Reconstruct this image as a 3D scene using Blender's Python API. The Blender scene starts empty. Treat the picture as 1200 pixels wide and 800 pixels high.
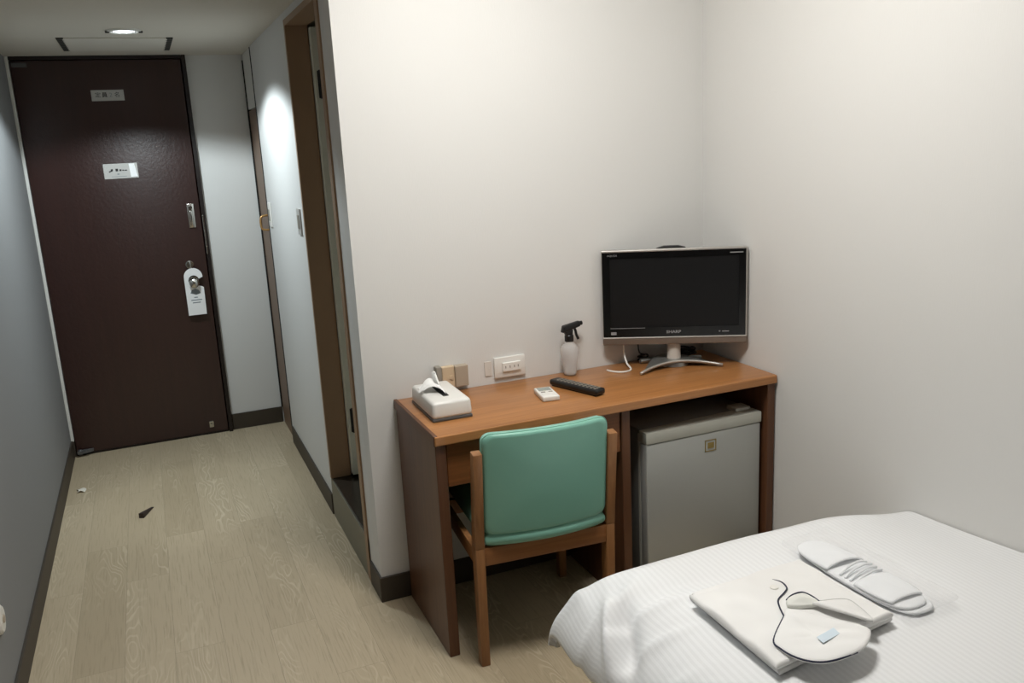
import bpy, bmesh, math, random
from mathutils import Vector, Matrix, noise
random.seed(4)
C = bpy.context.scene.collection
PI = math.pi
R = math.radians

# ------------------------------------------------------------------ materials
def lin(c):
    return tuple(((v/255)/12.92 if v/255 <= .04045 else ((v/255+.055)/1.055)**2.4) for v in c)

def mat(name, rgb, rough=.6, metal=0, bump=None, spec=.5, emit=None, sheen=0, alpha=None, trans=0, coat=0, ior=None):
    m = bpy.data.materials.new(name); m.use_nodes = True
    nt = m.node_tree; b = nt.nodes['Principled BSDF']
    b.inputs['Base Color'].default_value = (*lin(rgb), 1)
    b.inputs['Roughness'].default_value = rough
    b.inputs['Metallic'].default_value = metal
    b.inputs['Specular IOR Level'].default_value = spec
    if sheen: b.inputs['Sheen Weight'].default_value = sheen
    if coat: b.inputs['Coat Weight'].default_value = coat
    if trans: b.inputs['Transmission Weight'].default_value = trans
    if alpha is not None: b.inputs['Alpha'].default_value = alpha
    if ior: b.inputs['IOR'].default_value = ior
    if emit:
        b.inputs['Emission Color'].default_value = (*lin(emit[0]), 1)
        b.inputs['Emission Strength'].default_value = emit[1]
    if bump:                                     # (scale xyz, strength, distance)
        sc, st, di = bump
        tc = nt.nodes.new('ShaderNodeTexCoord'); mp = nt.nodes.new('ShaderNodeMapping')
        mp.inputs['Scale'].default_value = sc
        no = nt.nodes.new('ShaderNodeTexNoise'); no.inputs['Scale'].default_value = 1
        no.inputs['Detail'].default_value = 4
        bp = nt.nodes.new('ShaderNodeBump'); bp.inputs['Strength'].default_value = st
        bp.inputs['Distance'].default_value = di
        L = nt.links.new
        L(tc.outputs['Object'], mp.inputs['Vector']); L(mp.outputs['Vector'], no.inputs['Vector'])
        L(no.outputs['Fac'], bp.inputs['Height']); L(bp.outputs['Normal'], b.inputs['Normal'])
    return m

def wood(name, c1, c2, axis='X', rough=.4, scale=1.0, coat=0.0, spec=.4):
    m = bpy.data.materials.new(name); m.use_nodes = True
    nt = m.node_tree; b = nt.nodes['Principled BSDF']; L = nt.links.new
    tc = nt.nodes.new('ShaderNodeTexCoord'); mp = nt.nodes.new('ShaderNodeMapping')
    s = [55*scale]*3; s['XYZ'.index(axis)] = 2.2*scale
    mp.inputs['Scale'].default_value = s
    no = nt.nodes.new('ShaderNodeTexNoise'); no.inputs['Scale'].default_value = 1
    no.inputs['Detail'].default_value = 6; no.inputs['Roughness'].default_value = .65
    no.inputs['Distortion'].default_value = .6
    cr = nt.nodes.new('ShaderNodeValToRGB')
    cr.color_ramp.elements[0].position = .3; cr.color_ramp.elements[0].color = (*lin(c1), 1)
    cr.color_ramp.elements[1].position = .72; cr.color_ramp.elements[1].color = (*lin(c2), 1)
    L(tc.outputs['Object'], mp.inputs['Vector']); L(mp.outputs['Vector'], no.inputs['Vector'])
    L(no.outputs['Fac'], cr.inputs['Fac']); L(cr.outputs['Color'], b.inputs['Base Color'])
    bp = nt.nodes.new('ShaderNodeBump'); bp.inputs['Strength'].default_value = .15; bp.inputs['Distance'].default_value = .001
    L(no.outputs['Fac'], bp.inputs['Height']); L(bp.outputs['Normal'], b.inputs['Normal'])
    b.inputs['Roughness'].default_value = rough
    b.inputs['Coat Weight'].default_value = coat
    b.inputs['Specular IOR Level'].default_value = spec
    return m

def floor_material():
    m = bpy.data.materials.new('oak_plank_floor'); m.use_nodes = True
    nt = m.node_tree; b = nt.nodes['Principled BSDF']; L = nt.links.new
    N = nt.nodes.new
    tc = N('ShaderNodeTexCoord'); sx = N('ShaderNodeSeparateXYZ'); L(tc.outputs['Object'], sx.inputs[0])
    shx = N('ShaderNodeMath'); shx.operation = 'ADD'; shx.inputs[1].default_value = -.06; L(sx.outputs['X'], shx.inputs[0])
    cb = N('ShaderNodeCombineXYZ'); L(sx.outputs['Y'], cb.inputs['X']); L(shx.outputs[0], cb.inputs['Y'])
    br = N('ShaderNodeTexBrick')
    br.offset = .37; br.offset_frequency = 2; br.squash = 1
    br.inputs['Scale'].default_value = 1
    br.inputs['Brick Width'].default_value = .92
    br.inputs['Row Height'].default_value = .145
    br.inputs['Mortar Size'].default_value = .0007
    br.inputs['Mortar Smooth'].default_value = .2
    br.inputs['Bias'].default_value = 0
    br.inputs['Color1'].default_value = (0, 0, 0, 1); br.inputs['Color2'].default_value = (1, 1, 1, 1)
    br.inputs['Mortar'].default_value = (.5, .5, .5, 1)
    L(cb.outputs[0], br.inputs['Vector'])
    # per plank shift of the grain
    sh = N('ShaderNodeVectorMath'); sh.operation = 'MULTIPLY_ADD'
    L(br.outputs['Color'], sh.inputs[0]); sh.inputs[1].default_value = (7.3, 3.1, 5.7); L(cb.outputs[0], sh.inputs[2])
    mp = N('ShaderNodeMapping'); mp.inputs['Scale'].default_value = (2.6, 13, 1); L(sh.outputs[0], mp.inputs['Vector'])
    n1 = N('ShaderNodeTexNoise'); n1.inputs['Scale'].default_value = 1; n1.inputs['Detail'].default_value = 1.6
    n1.inputs['Roughness'].default_value = .45
    L(mp.outputs[0], n1.inputs['Vector'])
    mu = N('ShaderNodeMath'); mu.operation = 'MULTIPLY'; mu.inputs[1].default_value = 105; L(n1.outputs['Fac'], mu.inputs[0])
    si = N('ShaderNodeMath'); si.operation = 'SINE'; L(mu.outputs[0], si.inputs[0])
    ring = N('ShaderNodeMapRange'); ring.inputs['From Min'].default_value = .35; ring.inputs['From Max'].default_value = 1
    L(si.outputs[0], ring.inputs['Value'])
    # fine pores
    mp2 = N('ShaderNodeMapping'); mp2.inputs['Scale'].default_value = (9, 190, 1); L(sh.outputs[0], mp2.inputs['Vector'])
    n2 = N('ShaderNodeTexNoise'); n2.inputs['Scale'].default_value = 1; n2.inputs['Detail'].default_value = 3
    L(mp2.outputs[0], n2.inputs['Vector'])
    # grain strength mask so that some stretches are calm
    mp3 = N('ShaderNodeMapping'); mp3.inputs['Scale'].default_value = (1.6, 9, 1); mp3.inputs['Location'].default_value = (4, 9, 0)
    L(sh.outputs[0], mp3.inputs['Vector'])
    n3 = N('ShaderNodeTexNoise'); n3.inputs['Scale'].default_value = 1; n3.inputs['Detail'].default_value = 2
    L(mp3.outputs[0], n3.inputs['Vector'])
    msk = N('ShaderNodeMapRange'); msk.inputs['From Min'].default_value = .45; msk.inputs['From Max'].default_value = .68
    msk.inputs['To Max'].default_value = .42
    L(n3.outputs['Fac'], msk.inputs['Value'])
    base = N('ShaderNodeMix'); base.data_type = 'RGBA'
    base.inputs['A'].default_value = (*lin((178, 162, 135)), 1); base.inputs['B'].default_value = (*lin((192, 176, 149)), 1)
    L(br.outputs['Color'], base.inputs['Factor'])
    m2 = N('ShaderNodeMix'); m2.data_type = 'RGBA'; m2.blend_type = 'MIX'
    L(base.outputs['Result'], m2.inputs['A']); m2.inputs['B'].default_value = (*lin((158, 142, 115)), 1)
    pm = N('ShaderNodeMapRange'); pm.inputs['From Min'].default_value = .5; pm.inputs['From Max'].default_value = .75
    pm.inputs['To Max'].default_value = .6; L(n2.outputs['Fac'], pm.inputs['Value']); L(pm.outputs[0], m2.inputs['Factor'])
    m3 = N('ShaderNodeMix'); m3.data_type = 'RGBA'
    fm = N('ShaderNodeMath'); fm.operation = 'MULTIPLY'; L(ring.outputs[0], fm.inputs[0]); L(msk.outputs[0], fm.inputs[1])
    L(fm.outputs[0], m3.inputs['Factor']); L(m2.outputs['Result'], m3.inputs['A']); m3.inputs['B'].default_value = (*lin((226, 214, 188)), 1)
    m4 = N('ShaderNodeMix'); m4.data_type = 'RGBA'
    mo = N('ShaderNodeMath'); mo.operation = 'MULTIPLY'; mo.inputs[1].default_value = .4; L(br.outputs['Fac'], mo.inputs[0])
    L(mo.outputs[0], m4.inputs['Factor']); L(m3.outputs['Result'], m4.inputs['A']); m4.inputs['B'].default_value = (*lin((95, 84, 68)), 1)
    L(m4.outputs['Result'], b.inputs['Base Color'])
    bp = N('ShaderNodeBump'); bp.inputs['Strength'].default_value = .12; bp.inputs['Distance'].default_value = .0008
    L(n2.outputs['Fac'], bp.inputs['Height']); L(bp.outputs['Normal'], b.inputs['Normal'])
    b.inputs['Roughness'].default_value = .48
    b.inputs['Specular IOR Level'].default_value = .35
    return m

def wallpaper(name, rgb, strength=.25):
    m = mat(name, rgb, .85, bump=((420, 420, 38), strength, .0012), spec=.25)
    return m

def stripe_cloth(name, rgb):
    m = bpy.data.materials.new(name); m.use_nodes = True
    nt = m.node_tree; b = nt.nodes['Principled BSDF']; L = nt.links.new; N = nt.nodes.new
    uv = N('ShaderNodeTexCoord'); sx = N('ShaderNodeSeparateXYZ'); L(uv.outputs['UV'], sx.inputs[0])
    mu = N('ShaderNodeMath'); mu.operation = 'MULTIPLY'; mu.inputs[1].default_value = 2*PI/.014; L(sx.outputs['X'], mu.inputs[0])
    si = N('ShaderNodeMath'); si.operation = 'SINE'; L(mu.outputs[0], si.inputs[0])
    mr = N('ShaderNodeMapRange'); mr.inputs['From Min'].default_value = -.3; mr.inputs['From Max'].default_value = .3
    L(si.outputs[0], mr.inputs['Value'])
    mx = N('ShaderNodeMix'); mx.data_type = 'RGBA'
    mx.inputs['A'].default_value = (*lin(tuple(v-5 for v in rgb)), 1); mx.inputs['B'].default_value = (*lin(rgb), 1)
    L(mr.outputs[0], mx.inputs['Factor']); L(mx.outputs['Result'], b.inputs['Base Color'])
    bp = N('ShaderNodeBump'); bp.inputs['Strength'].default_value = .12; bp.inputs['Distance'].default_value = .001
    L(mr.outputs[0], bp.inputs['Height'])
    no = N('ShaderNodeTexNoise'); no.inputs['Scale'].default_value = 9; no.inputs['Detail'].default_value = 3
    L(uv.outputs['Object'], no.inputs['Vector'])
    b2 = N('ShaderNodeBump'); b2.inputs['Strength'].default_value = .25; b2.inputs['Distance'].default_value = .012
    L(no.outputs['Fac'], b2.inputs['Height']); L(bp.outputs['Normal'], b2.inputs['Normal']); L(b2.outputs['Normal'], b.inputs['Normal'])
    r = N('ShaderNodeMapRange'); r.inputs['To Min'].default_value = .75; r.inputs['To Max'].default_value = .5
    L(mr.outputs[0], r.inputs['Value']); L(r.outputs[0], b.inputs['Roughness'])
    b.inputs['Sheen Weight'].default_value = .15
    b.inputs['Specular IOR Level'].default_value = .3
    return m

WALL = wallpaper('white_wallpaper', (222, 221, 218))
WALLH = wallpaper('white_hall_wallpaper', (222, 222, 220))
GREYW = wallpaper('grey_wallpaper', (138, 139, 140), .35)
REARDARK = wallpaper('darkened_rear_wall', (84, 76, 68))  # unseen rear wall, darkened to keep its grey reflection off the entry door
CEIL = mat('ceiling_board', (212, 207, 196), .9, bump=((300, 300, 300), .15, .001))
FLOOR = floor_material()
BASEB = mat('brown_vinyl_skirting', (64, 56, 46), .55)
DOORW = wood('dark_brown_door', (42, 16, 11), (50, 21, 15), 'Z', .32, .8, spec=.75)
_n = DOORW.node_tree; _b = _n.nodes['Principled BSDF']; _t = _n.nodes.new('ShaderNodeTangent')
_t.direction_type = 'RADIAL'; _t.axis = 'X'; _n.links.new(_t.outputs[0], _b.inputs['Tangent']); _b.inputs['Anisotropic'].default_value = .6; _b.inputs['Coat Roughness'].default_value = .40; _b.inputs['Coat IOR'].default_value = 1.6
_o = _n.nodes.new('ShaderNodeTexNoise'); _o.inputs['Scale'].default_value = 70; _o.inputs['Detail'].default_value = 3
_q = _n.nodes.new('ShaderNodeBump'); _q.inputs['Strength'].default_value = .6; _q.inputs['Distance'].default_value = .0012
_n.links.new(_n.nodes['Texture Coordinate'].outputs['Object'], _o.inputs['Vector']); _n.links.new(_o.outputs['Fac'], _q.inputs['Height'])
_n.links.new(_q.outputs['Normal'], _b.inputs['Normal']); _n.links.new(_q.outputs['Normal'], _b.inputs['Coat Normal'])
DOORF = mat('dark_brown_frame', (26, 16, 14), .4)
CASEB = mat('brown_bath_frame', (158, 130, 104), .5)
CASEG = mat('grey_green_paint', (226, 228, 216), .5)
WHITEP = mat('white_paint', (226, 225, 220), .45)
SILLF = mat('grey_sill_face', (128, 124, 108), .55, bump=((60, 60, 60), .2, .001))
STONE = mat('dark_stone_sill', (52, 46, 40), .25, bump=((90, 90, 90), .1, .001))
CLOSET = mat('taupe_closet_door', (128, 104, 86), .5)
BATHW = mat('bath_wall_panel', (196, 196, 182), .4)
BATHF = mat('bath_floor', (214, 212, 205), .35)
WOODX = wood('teak_top', (150, 98, 54), (182, 126, 74), 'X', .33, 1, .15)
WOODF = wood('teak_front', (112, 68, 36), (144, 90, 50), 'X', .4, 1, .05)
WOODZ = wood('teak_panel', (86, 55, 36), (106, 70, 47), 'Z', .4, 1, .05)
WOODE = wood('teak_edge', (158, 106, 62), (188, 132, 82), 'X', .33, 1, .15)
WOODD = wood('teak_dark_edge', (84, 50, 30), (106, 66, 40), 'Y', .4)
WOODC = wood('chair_beech', (134, 92, 56), (164, 116, 74), 'Z', .4, 1.2, .05)
WOODCX = wood('chair_beech_rail', (128, 82, 46), (158, 106, 64), 'X', .4, 1.2, .05)
DARK = mat('dark_void', (14, 12, 11), .7)
GREEN = mat('mint_vinyl', (132, 188, 170), .38, bump=((500, 500, 500), .12, .0006), spec=.45)
GREENHL = mat('mint_vinyl_edge_highlight', (142, 198, 180), .4)
FRDOOR = mat('fridge_grey_steel', (178, 180, 176), .4, .25)
FRBODY = mat('fridge_body', (124, 124, 120), .5)
FRCAP = mat('fridge_cap', (186, 186, 176), .4)
RUBBER = mat('black_rubber', (16, 16, 16), .5)
GOLD = mat('gold_badge', (160, 140, 84), .35, .6)
BLACK = mat('black_plastic', (14, 14, 15), .35)
BLACKG = mat('black_gloss_bezel', (10, 10, 11), .22)
SCREEN = mat('tv_screen', (20, 20, 21), .42, spec=.3)
SILVER = mat('silver_plastic', (190, 186, 180), .32, .5)
SILVERB = mat('warm_silver_bar', (126, 112, 100), .38, .4)
SILVERD = mat('silver_stand', (150, 152, 150), .3, .7)
PEARL = mat('pearl_neck', (205, 196, 186), .4)
LOGO = mat('grey_lettering', (150, 150, 150), .4)
WHITEPL = mat('white_plastic', (232, 231, 226), .32)
GREYPL = mat('grey_plastic_base', (92, 92, 92), .4)
TISSUE = mat('tissue_paper', (244, 244, 242), .9)
BEIGE = mat('beige_plastic', (212, 190, 160), .4)
TAUPE = mat('taupe_plastic', (178, 164, 146), .45)
GREYB = mat('grey_box', (150, 144, 134), .5)
LCD = mat('lcd', (148, 158, 152), .25)
CLEARB = mat('frosted_bottle', (250, 250, 250), .2, trans=.62, ior=1.06)
CLEARF = mat('clear_film', (250, 250, 252), .12, alpha=.11, spec=1.0, bump=((60, 25, 30), .9, .006))
LIQUID = mat('milky_liquid', (238, 237, 234), .35, trans=.35, ior=1.1)
CHROME = mat('chrome', (200, 198, 192), .2, 1)
BRASS = mat('brass', (214, 170, 112), .3, .7)
SIGN = mat('sign_plate', (186, 184, 180), .45)
STICK = mat('white_sticker', (246, 246, 246), .3)
INK = mat('dark_ink', (36, 32, 32), .6)
INKG = mat('grey_ink', (130, 138, 142), .6)
DUVET = stripe_cloth('sateen_stripe_cotton', (239, 240, 241))
SHEET = mat('white_cotton', (232, 230, 226), .85)
PAJAMA = mat('pajama_cotton', (238, 237, 235), .85, bump=((900, 900, 900), .2, .0006), sheen=.1)
NAVY = mat('navy_piping', (34, 38, 62), .7)
SLIP = mat('slipper_fabric', (240, 242, 244), .85, bump=((700, 700, 700), .2, .0006))
LABELB = mat('pale_blue_label', (214, 228, 238), .6)
BUTTON = mat('pearl_button', (240, 238, 232), .3)
WEDGE = mat('dark_wedge', (48, 36, 32), .5)
PAPER = mat('paper_scrap', (236, 230, 216), .8)
HATCH = mat('hatch_panel', (218, 214, 204), .8)
SLOT = mat('dark_slot', (60, 60, 56), .7)
LENS = mat('lamp_lens', (255, 255, 255), .3, emit=((240, 248, 255), 9))
DOME = mat('lamp_diffuser', (255, 255, 255), .5, emit=((255, 253, 249), 40.0))
BEDSIDE = mat('bed_base_cloth', (120, 112, 100), .8)

# ------------------------------------------------------------------ geometry helpers
def bm_new(): return bmesh.new()

def merge(bm, t):
    me = bpy.data.meshes.new('tmp'); t.to_mesh(me); t.free(); bm.from_mesh(me); bpy.data.meshes.remove(me)

def box(bm, x0, x1, y0, y1, z0, z1, bev=0, seg=2):
    t = bmesh.new(); bmesh.ops.create_cube(t, size=1)
    for v in t.verts:
        v.co = ((x0+x1)/2+v.co.x*(x1-x0), (y0+y1)/2+v.co.y*(y1-y0), (z0+z1)/2+v.co.z*(z1-z0))
    if bev: bmesh.ops.bevel(t, geom=t.edges[:], offset=bev, segments=seg, profile=.5, affect='EDGES')
    merge(bm, t); return bm

def hexa(bm, pts, bev=0, seg=2):
    """eight corners: bottom four ccw then top four ccw"""
    t = bmesh.new(); vs = [t.verts.new(p) for p in pts]
    for f in ((3, 2, 1, 0), (4, 5, 6, 7), (0, 1, 5, 4), (1, 2, 6, 5), (2, 3, 7, 6), (3, 0, 4, 7)): t.faces.new([vs[i] for i in f])
    if bev: bmesh.ops.bevel(t, geom=t.edges[:], offset=bev, segments=seg, profile=.5, affect='EDGES')
    bmesh.ops.recalc_face_normals(t, faces=t.faces[:])
    merge(bm, t); return bm

def prism(bm, poly, d0, d1, plane='xy', bev=0):
    """poly extruded along the missing axis from d0 to d1"""
    t = bmesh.new()
    def P(a, b, d): return {'xy': (a, b, d), 'xz': (a, d, b), 'yz': (d, a, b)}[plane]
    A = [t.verts.new(P(a, b, d0)) for a, b in poly]; B = [t.verts.new(P(a, b, d1)) for a, b in poly]
    n = len(poly); t.faces.new(A); t.faces.new(B[::-1])
    for i in range(n): t.faces.new((A[i], B[i], B[(i+1) % n], A[(i+1) % n]))
    bmesh.ops.recalc_face_normals(t, faces=t.faces[:])
    if bev:
        eds = [e for e in t.edges if (e.verts[0] in A) == (e.verts[1] in A)]
        bmesh.ops.bevel(t, geom=eds, offset=bev, segments=2, profile=.5, affect='EDGES')
    merge(bm, t); return bm

def lathe(bm, prof, cx=0, cy=0, seg=32, axis='z', sx=1, sy=1):
    t = bmesh.new(); rings = []
    for r, h in prof:
        ring = []
        for k in range(seg):
            a = 2*PI*k/seg; u, v = r*math.cos(a)*sx, r*math.sin(a)*sy
            ring.append(t.verts.new({'z': (cx+u, cy+v, h), 'y': (cx+u, h, cy+v), 'x': (h, cx+u, cy+v)}[axis]))
        rings.append(ring)
    for A, B in zip(rings, rings[1:]):
        for k in range(seg): t.faces.new((A[k], A[(k+1) % seg], B[(k+1) % seg], B[k]))
    t.faces.new(rings[0]); t.faces.new(rings[-1])
    bmesh.ops.recalc_face_normals(t, faces=t.faces[:])
    merge(bm, t); return bm

def smooth_path(pts, n=6):
    P = [Vector(p) for p in pts]; out = []
    for i in range(len(P)-1):
        p0, p1, p2, p3 = P[max(i-1, 0)], P[i], P[i+1], P[min(i+2, len(P)-1)]
        for k in range(n):
            t = k/n
            out.append(.5*((2*p1)+(-p0+p2)*t+(2*p0-5*p1+4*p2-p3)*t*t+(-p0+3*p1-3*p2+p3)*t**3))
    out.append(P[-1]); return out

def tube(bm, pts, r, seg=8, smooth=6):
    P = smooth_path(pts, smooth) if smooth else [Vector(p) for p in pts]
    t = bmesh.new(); rings = []; up = Vector((0, 0, 1)); prev = None
    for i, p in enumerate(P):
        d = (P[min(i+1, len(P)-1)]-P[max(i-1, 0)]).normalized()
        if prev is None:
            a = d.cross(up)
            if a.length < .1: a = d.cross(Vector((1, 0, 0)))
        else: a = prev - d*prev.dot(d)
        a.normalize(); prev = a; b = d.cross(a)
        rings.append([t.verts.new(p+a*r*math.cos(2*PI*k/seg)+b*r*math.sin(2*PI*k/seg)) for k in range(seg)])
    for A, B in zip(rings, rings[1:]):
        for k in range(seg): t.faces.new((A[k], A[(k+1) % seg], B[(k+1) % seg], B[k]))
    t.faces.new(rings[0]); t.faces.new(rings[-1])
    bmesh.ops.recalc_face_normals(t, faces=t.faces[:])
    merge(bm, t); return bm

def grid(bm, fn, nu, nv, uvfn=None):
    vs = [[bm.verts.new(fn(i/nu, j/nv)) for j in range(nv+1)] for i in range(nu+1)]
    uvl = bm.loops.layers.uv.verify() if uvfn else None
    for i in range(nu):
        for j in range(nv):
            ids = ((i, j), (i+1, j), (i+1, j+1), (i, j+1))
            f = bm.faces.new([vs[a][b] for a, b in ids])
            if uvfn:
                for lp, (a, b) in zip(f.loops, ids): lp[uvl].uv = uvfn(a/nu, b/nv)
    return vs

def soft_slab(bm, corners, z0, thick, edge=.03, n=28, wob=0, bottom=.0, seed=0, top=None):
    """a folded cloth or cushion: flat bottom, rounded edges, four xy corners ccw"""
    c = [Vector((*p, 0)) for p in corners]
    L1 = (c[1]-c[0]).length; L2 = (c[3]-c[0]).length
    def prof(u, v):
        d = min(min(u, 1-u)*L1, min(v, 1-v)*L2)
        q = max(0, 1-d/edge); return math.sqrt(max(0, 1-q*q))
    def warp(a):                                   # denser near the edges
        return .5-.5*math.cos(PI*a) if True else a
    def xy(u, v): return c[0]*(1-u)*(1-v)+c[1]*u*(1-v)+c[2]*u*v+c[3]*(1-u)*v
    def T(a, b):
        u, v = warp(a), warp(b); p = xy(u, v); k = prof(u, v)
        w = wob*noise.noise(Vector((p.x*18+seed, p.y*18, seed)))*k
        return (p.x, p.y, z0+thick*(.5+.5*k)+w+(top(u, v)*k if top else 0))
    def B(a, b):
        u, v = warp(a), warp(b); p = xy(u, v); k = prof(u, v)
        return (p.x, p.y, z0+thick*(.5-.5*k))
    t = bmesh.new()
    grid(t, T, n, n); grid(t, B, n, n)
    bmesh.ops.remove_doubles(t, verts=t.verts[:], dist=1e-5)
    bmesh.ops.recalc_face_normals(t, faces=t.faces[:])
    merge(bm, t); return bm

def obj(name, bm, m, parent=None, smooth=False, loc=None):
    me = bpy.data.meshes.new(name); bm.to_mesh(me); bm.free()
    if smooth:
        for p in me.polygons: p.use_smooth = True
        if smooth == 'auto': me.set_sharp_from_angle(angle=R(35))
    for mm in (m if isinstance(m, (list, tuple)) else [m]): me.materials.append(mm)
    o = bpy.data.objects.new(name, me); C.objects.link(o)
    if parent: o.parent = parent
    if loc: o.location = loc
    return o

def thing(name, label, cat, loc=(0, 0, 0), rz=0, group=None):
    o = bpy.data.objects.new(name, None); C.objects.link(o)
    o.empty_display_size = .05
    o.location = loc; o.rotation_euler = (0, 0, rz); o['label'] = label; o['category'] = cat
    if group: o['group'] = group
    return o

def tag(o, label, cat, group=None):
    o['label'] = label; o['category'] = cat
    if group: o['group'] = group
    return o

def struct(name, bm, m, parent=None, label=None, smooth=False):
    o = obj(name, bm, m, parent, smooth)
    if not parent: o['kind'] = 'structure'
    if label: o['label'] = label
    return o

def sgroup(name, label=None):
    o = bpy.data.objects.new(name, None); C.objects.link(o); o.empty_display_size = .05
    o['kind'] = 'structure'
    if label: o['label'] = label
    return o

def text(name, body, size, m, parent, loc, rot, align='LEFT', ext=.0003, sx=1, bold=0):
    cu = bpy.data.curves.new(name, 'FONT'); cu.body = body; cu.size = size; cu.extrude = ext
    cu.align_x = align; cu.align_y = 'CENTER'; cu.offset = bold
    cu.materials.append(m)
    o = bpy.data.objects.new(name, cu); C.objects.link(o)
    bpy.context.view_layer.update()
    me = bpy.data.meshes.new_from_object(o.evaluated_get(bpy.context.evaluated_depsgraph_get()))
    bpy.data.objects.remove(o)
    for v in me.vertices: v.co.x *= sx
    o = bpy.data.objects.new(name, me); C.objects.link(o)
    if not me.materials: me.materials.append(m)
    o.parent = parent; o.location = loc; o.rotation_euler = rot
    return o

# ------------------------------------------------------------------ room
W, D, XL, HC, RC, YB = 1.295, 2.24, -1.083, 2.005, 2.40, -3.9
OY0, OY1, OZ1, SZ = .15, .79, 1.975, .172          # bathroom opening
CY0 = 1.865                                        # closet door from here to the end wall

struct('floor', box(bm_new(), XL-.1, W+.1, YB-.1, D+.1, -.06, 0), FLOOR)
struct('ceiling_hall', box(bm_new(), XL-.1, W, 0.0, D+.1, HC, RC+.1), CEIL)
struct('ceiling_room', box(bm_new(), XL-.1, W+.1, YB-.1, 0, RC, RC+.1), CEIL)
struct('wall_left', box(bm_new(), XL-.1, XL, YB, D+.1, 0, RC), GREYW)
struct('wall_right', box(bm_new(), W, W+.1, YB, .08, 0, RC), WALL)
struct('wall_rear', box(bm_new(), XL, W, YB-.1, YB, 0, RC), REARDARK)
struct('wall_back', box(bm_new(), 0, W, 0, .075, 0, HC), WALL)
b = bm_new()
box(b, 0, .075, .075, OY0, 0, HC); box(b, 0, .075, OY1, CY0, 0, HC); box(b, 0, .075, OY0, OY1, OZ1, HC)
struct('wall_hall', b, WALLH)
b = bm_new(); box(b, -.278, .075, D, D+.1, 0, HC)
struct('wall_end', b, WALLH)
# bathroom behind
b = bm_new(); box(b, 1.2, 1.25, .075, 1.85, 0, HC); box(b, .075, 1.2, 1.80, 1.85, 0, HC); box(b, .075, 1.2, .075, .085, SZ, HC)
struct('wall_bathroom', b, BATHW)
struct('floor_bathroom', box(bm_new(), .13, 1.2, .085, 1.8, .0, .178), BATHF)

# skirting
def skirt(name, segs):
    b = bm_new()
    for s in segs: box(b, *s, 0, .09, .0015, 1)
    return struct(name, b, BASEB)
skirt('baseboard_left', [(XL, XL+.008, YB, D-.02)])
skirt('baseboard_back', [(-.008, W, -.008, 0), (-.008, 0, 0, OY0-.012)])
skirt('baseboard_right', [(W-.008, W, YB, -.45)])
skirt('baseboard_hall', [(-.008, 0, OY1+.012, CY0-.03)])
skirt('baseboard_end', [(-.276, 0, D-.008, D)])

# sill of the bathroom doorway
b = bm_new(); box(b, -.004, .02, OY0-.0, OY1, 0, SZ-.008)
s = struct('trim_1', b, SILLF, label='grey raised step under the bathroom doorway')
box(b2 := bm_new(), .0, .13, OY0, OY1, SZ-.03, SZ, .002)
struct('trim_2', b2, STONE, label='dark stone top of the bathroom step')
# bathroom door frame
b = bm_new()
box(b, -.006, .078, OY1-.022, OY1, SZ, OZ1, .001, 1)
box(b, -.006, .078, OY0, OY0+.042, 0, OZ1, .001, 1)
box(b, -.006, .078, OY0+.042, OY1-.022, OZ1-.022, OZ1, .001, 1)
struct('trim_3', b, CASEB, label='brown frame of the bathroom doorway')
# bathroom door, opened inward
dr = sgroup('door_2', 'pale grey bathroom door standing open inside the frame')
b = bm_new(); box(b, .0795, .685, OY1-.058, OY1-.024, SZ+.012, OZ1-.03, .002)
obj('door_leaf', b, CASEG, dr)
for z in (1.74, .42):
    b = bm_new(); box(b, .090, .106, OY1-.064, OY1-.057, z-.05, z+.05, .002)
    tube(b, [(.098, OY1-.064, z-.052), (.098, OY1-.064, z+.052)], .004, 8, 0)
    obj('hinge', b, RUBBER, dr)

# entry door
dr = sgroup('door_1', 'dark brown entry door at the end of the hall')
yd = D-.02
b = bm_new(); box(b, -1.066, -.302, yd, D+.03, .012, 1.985, .002)
obj('door_leaf', b, DOORW, dr)
b = bm_new()
box(b, -.298, -.278, yd-.012, D+.1, 0, HC, .0015, 1); box(b, -1.068, -.298, yd-.008, D+.1, 1.988, HC, .0015, 1)
box(b, -1.0685, -.278, D+.045, D+.1, 0, HC)
box(b, -1.064, -.30, yd+.004, D+.05, 0, .010)
obj('door_frame', b, DOORF, dr)
b = bm_new(); box(b, XL, -1.069, yd-.012, D+.1, .085, HC, .0015, 1)
obj('white_casing', b, WHITEP, dr)
b = bm_new(); box(b, XL, -1.069, yd-.012, D+.1, 0, .085, .0015, 1)
obj('casing_foot', b, BASEB, dr)
# night latch plate
b = bm_new(); box(b, -.365, -.331, yd-.008, yd, 1.138, 1.262, .002)
box(b, -.355, -.341, yd-.012, yd-.007, 1.15, 1.225, .002)
lathe(b, [(.006, yd-.008), (.009, yd-.018), (.006, yd-.024)], -.348, 1.243, 16, 'y')
obj('latch_plate', b, CHROME, dr, 'auto')
b = bm_new(); box(b, -.2965, -.2885, yd-.018, yd-.011, .995, 1.20, .002); box(b, -.2955, -.290, yd-.024, yd-.017, 1.03, 1.12, .0015)
obj('strike_plate', b, CHROME, dr)
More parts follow.
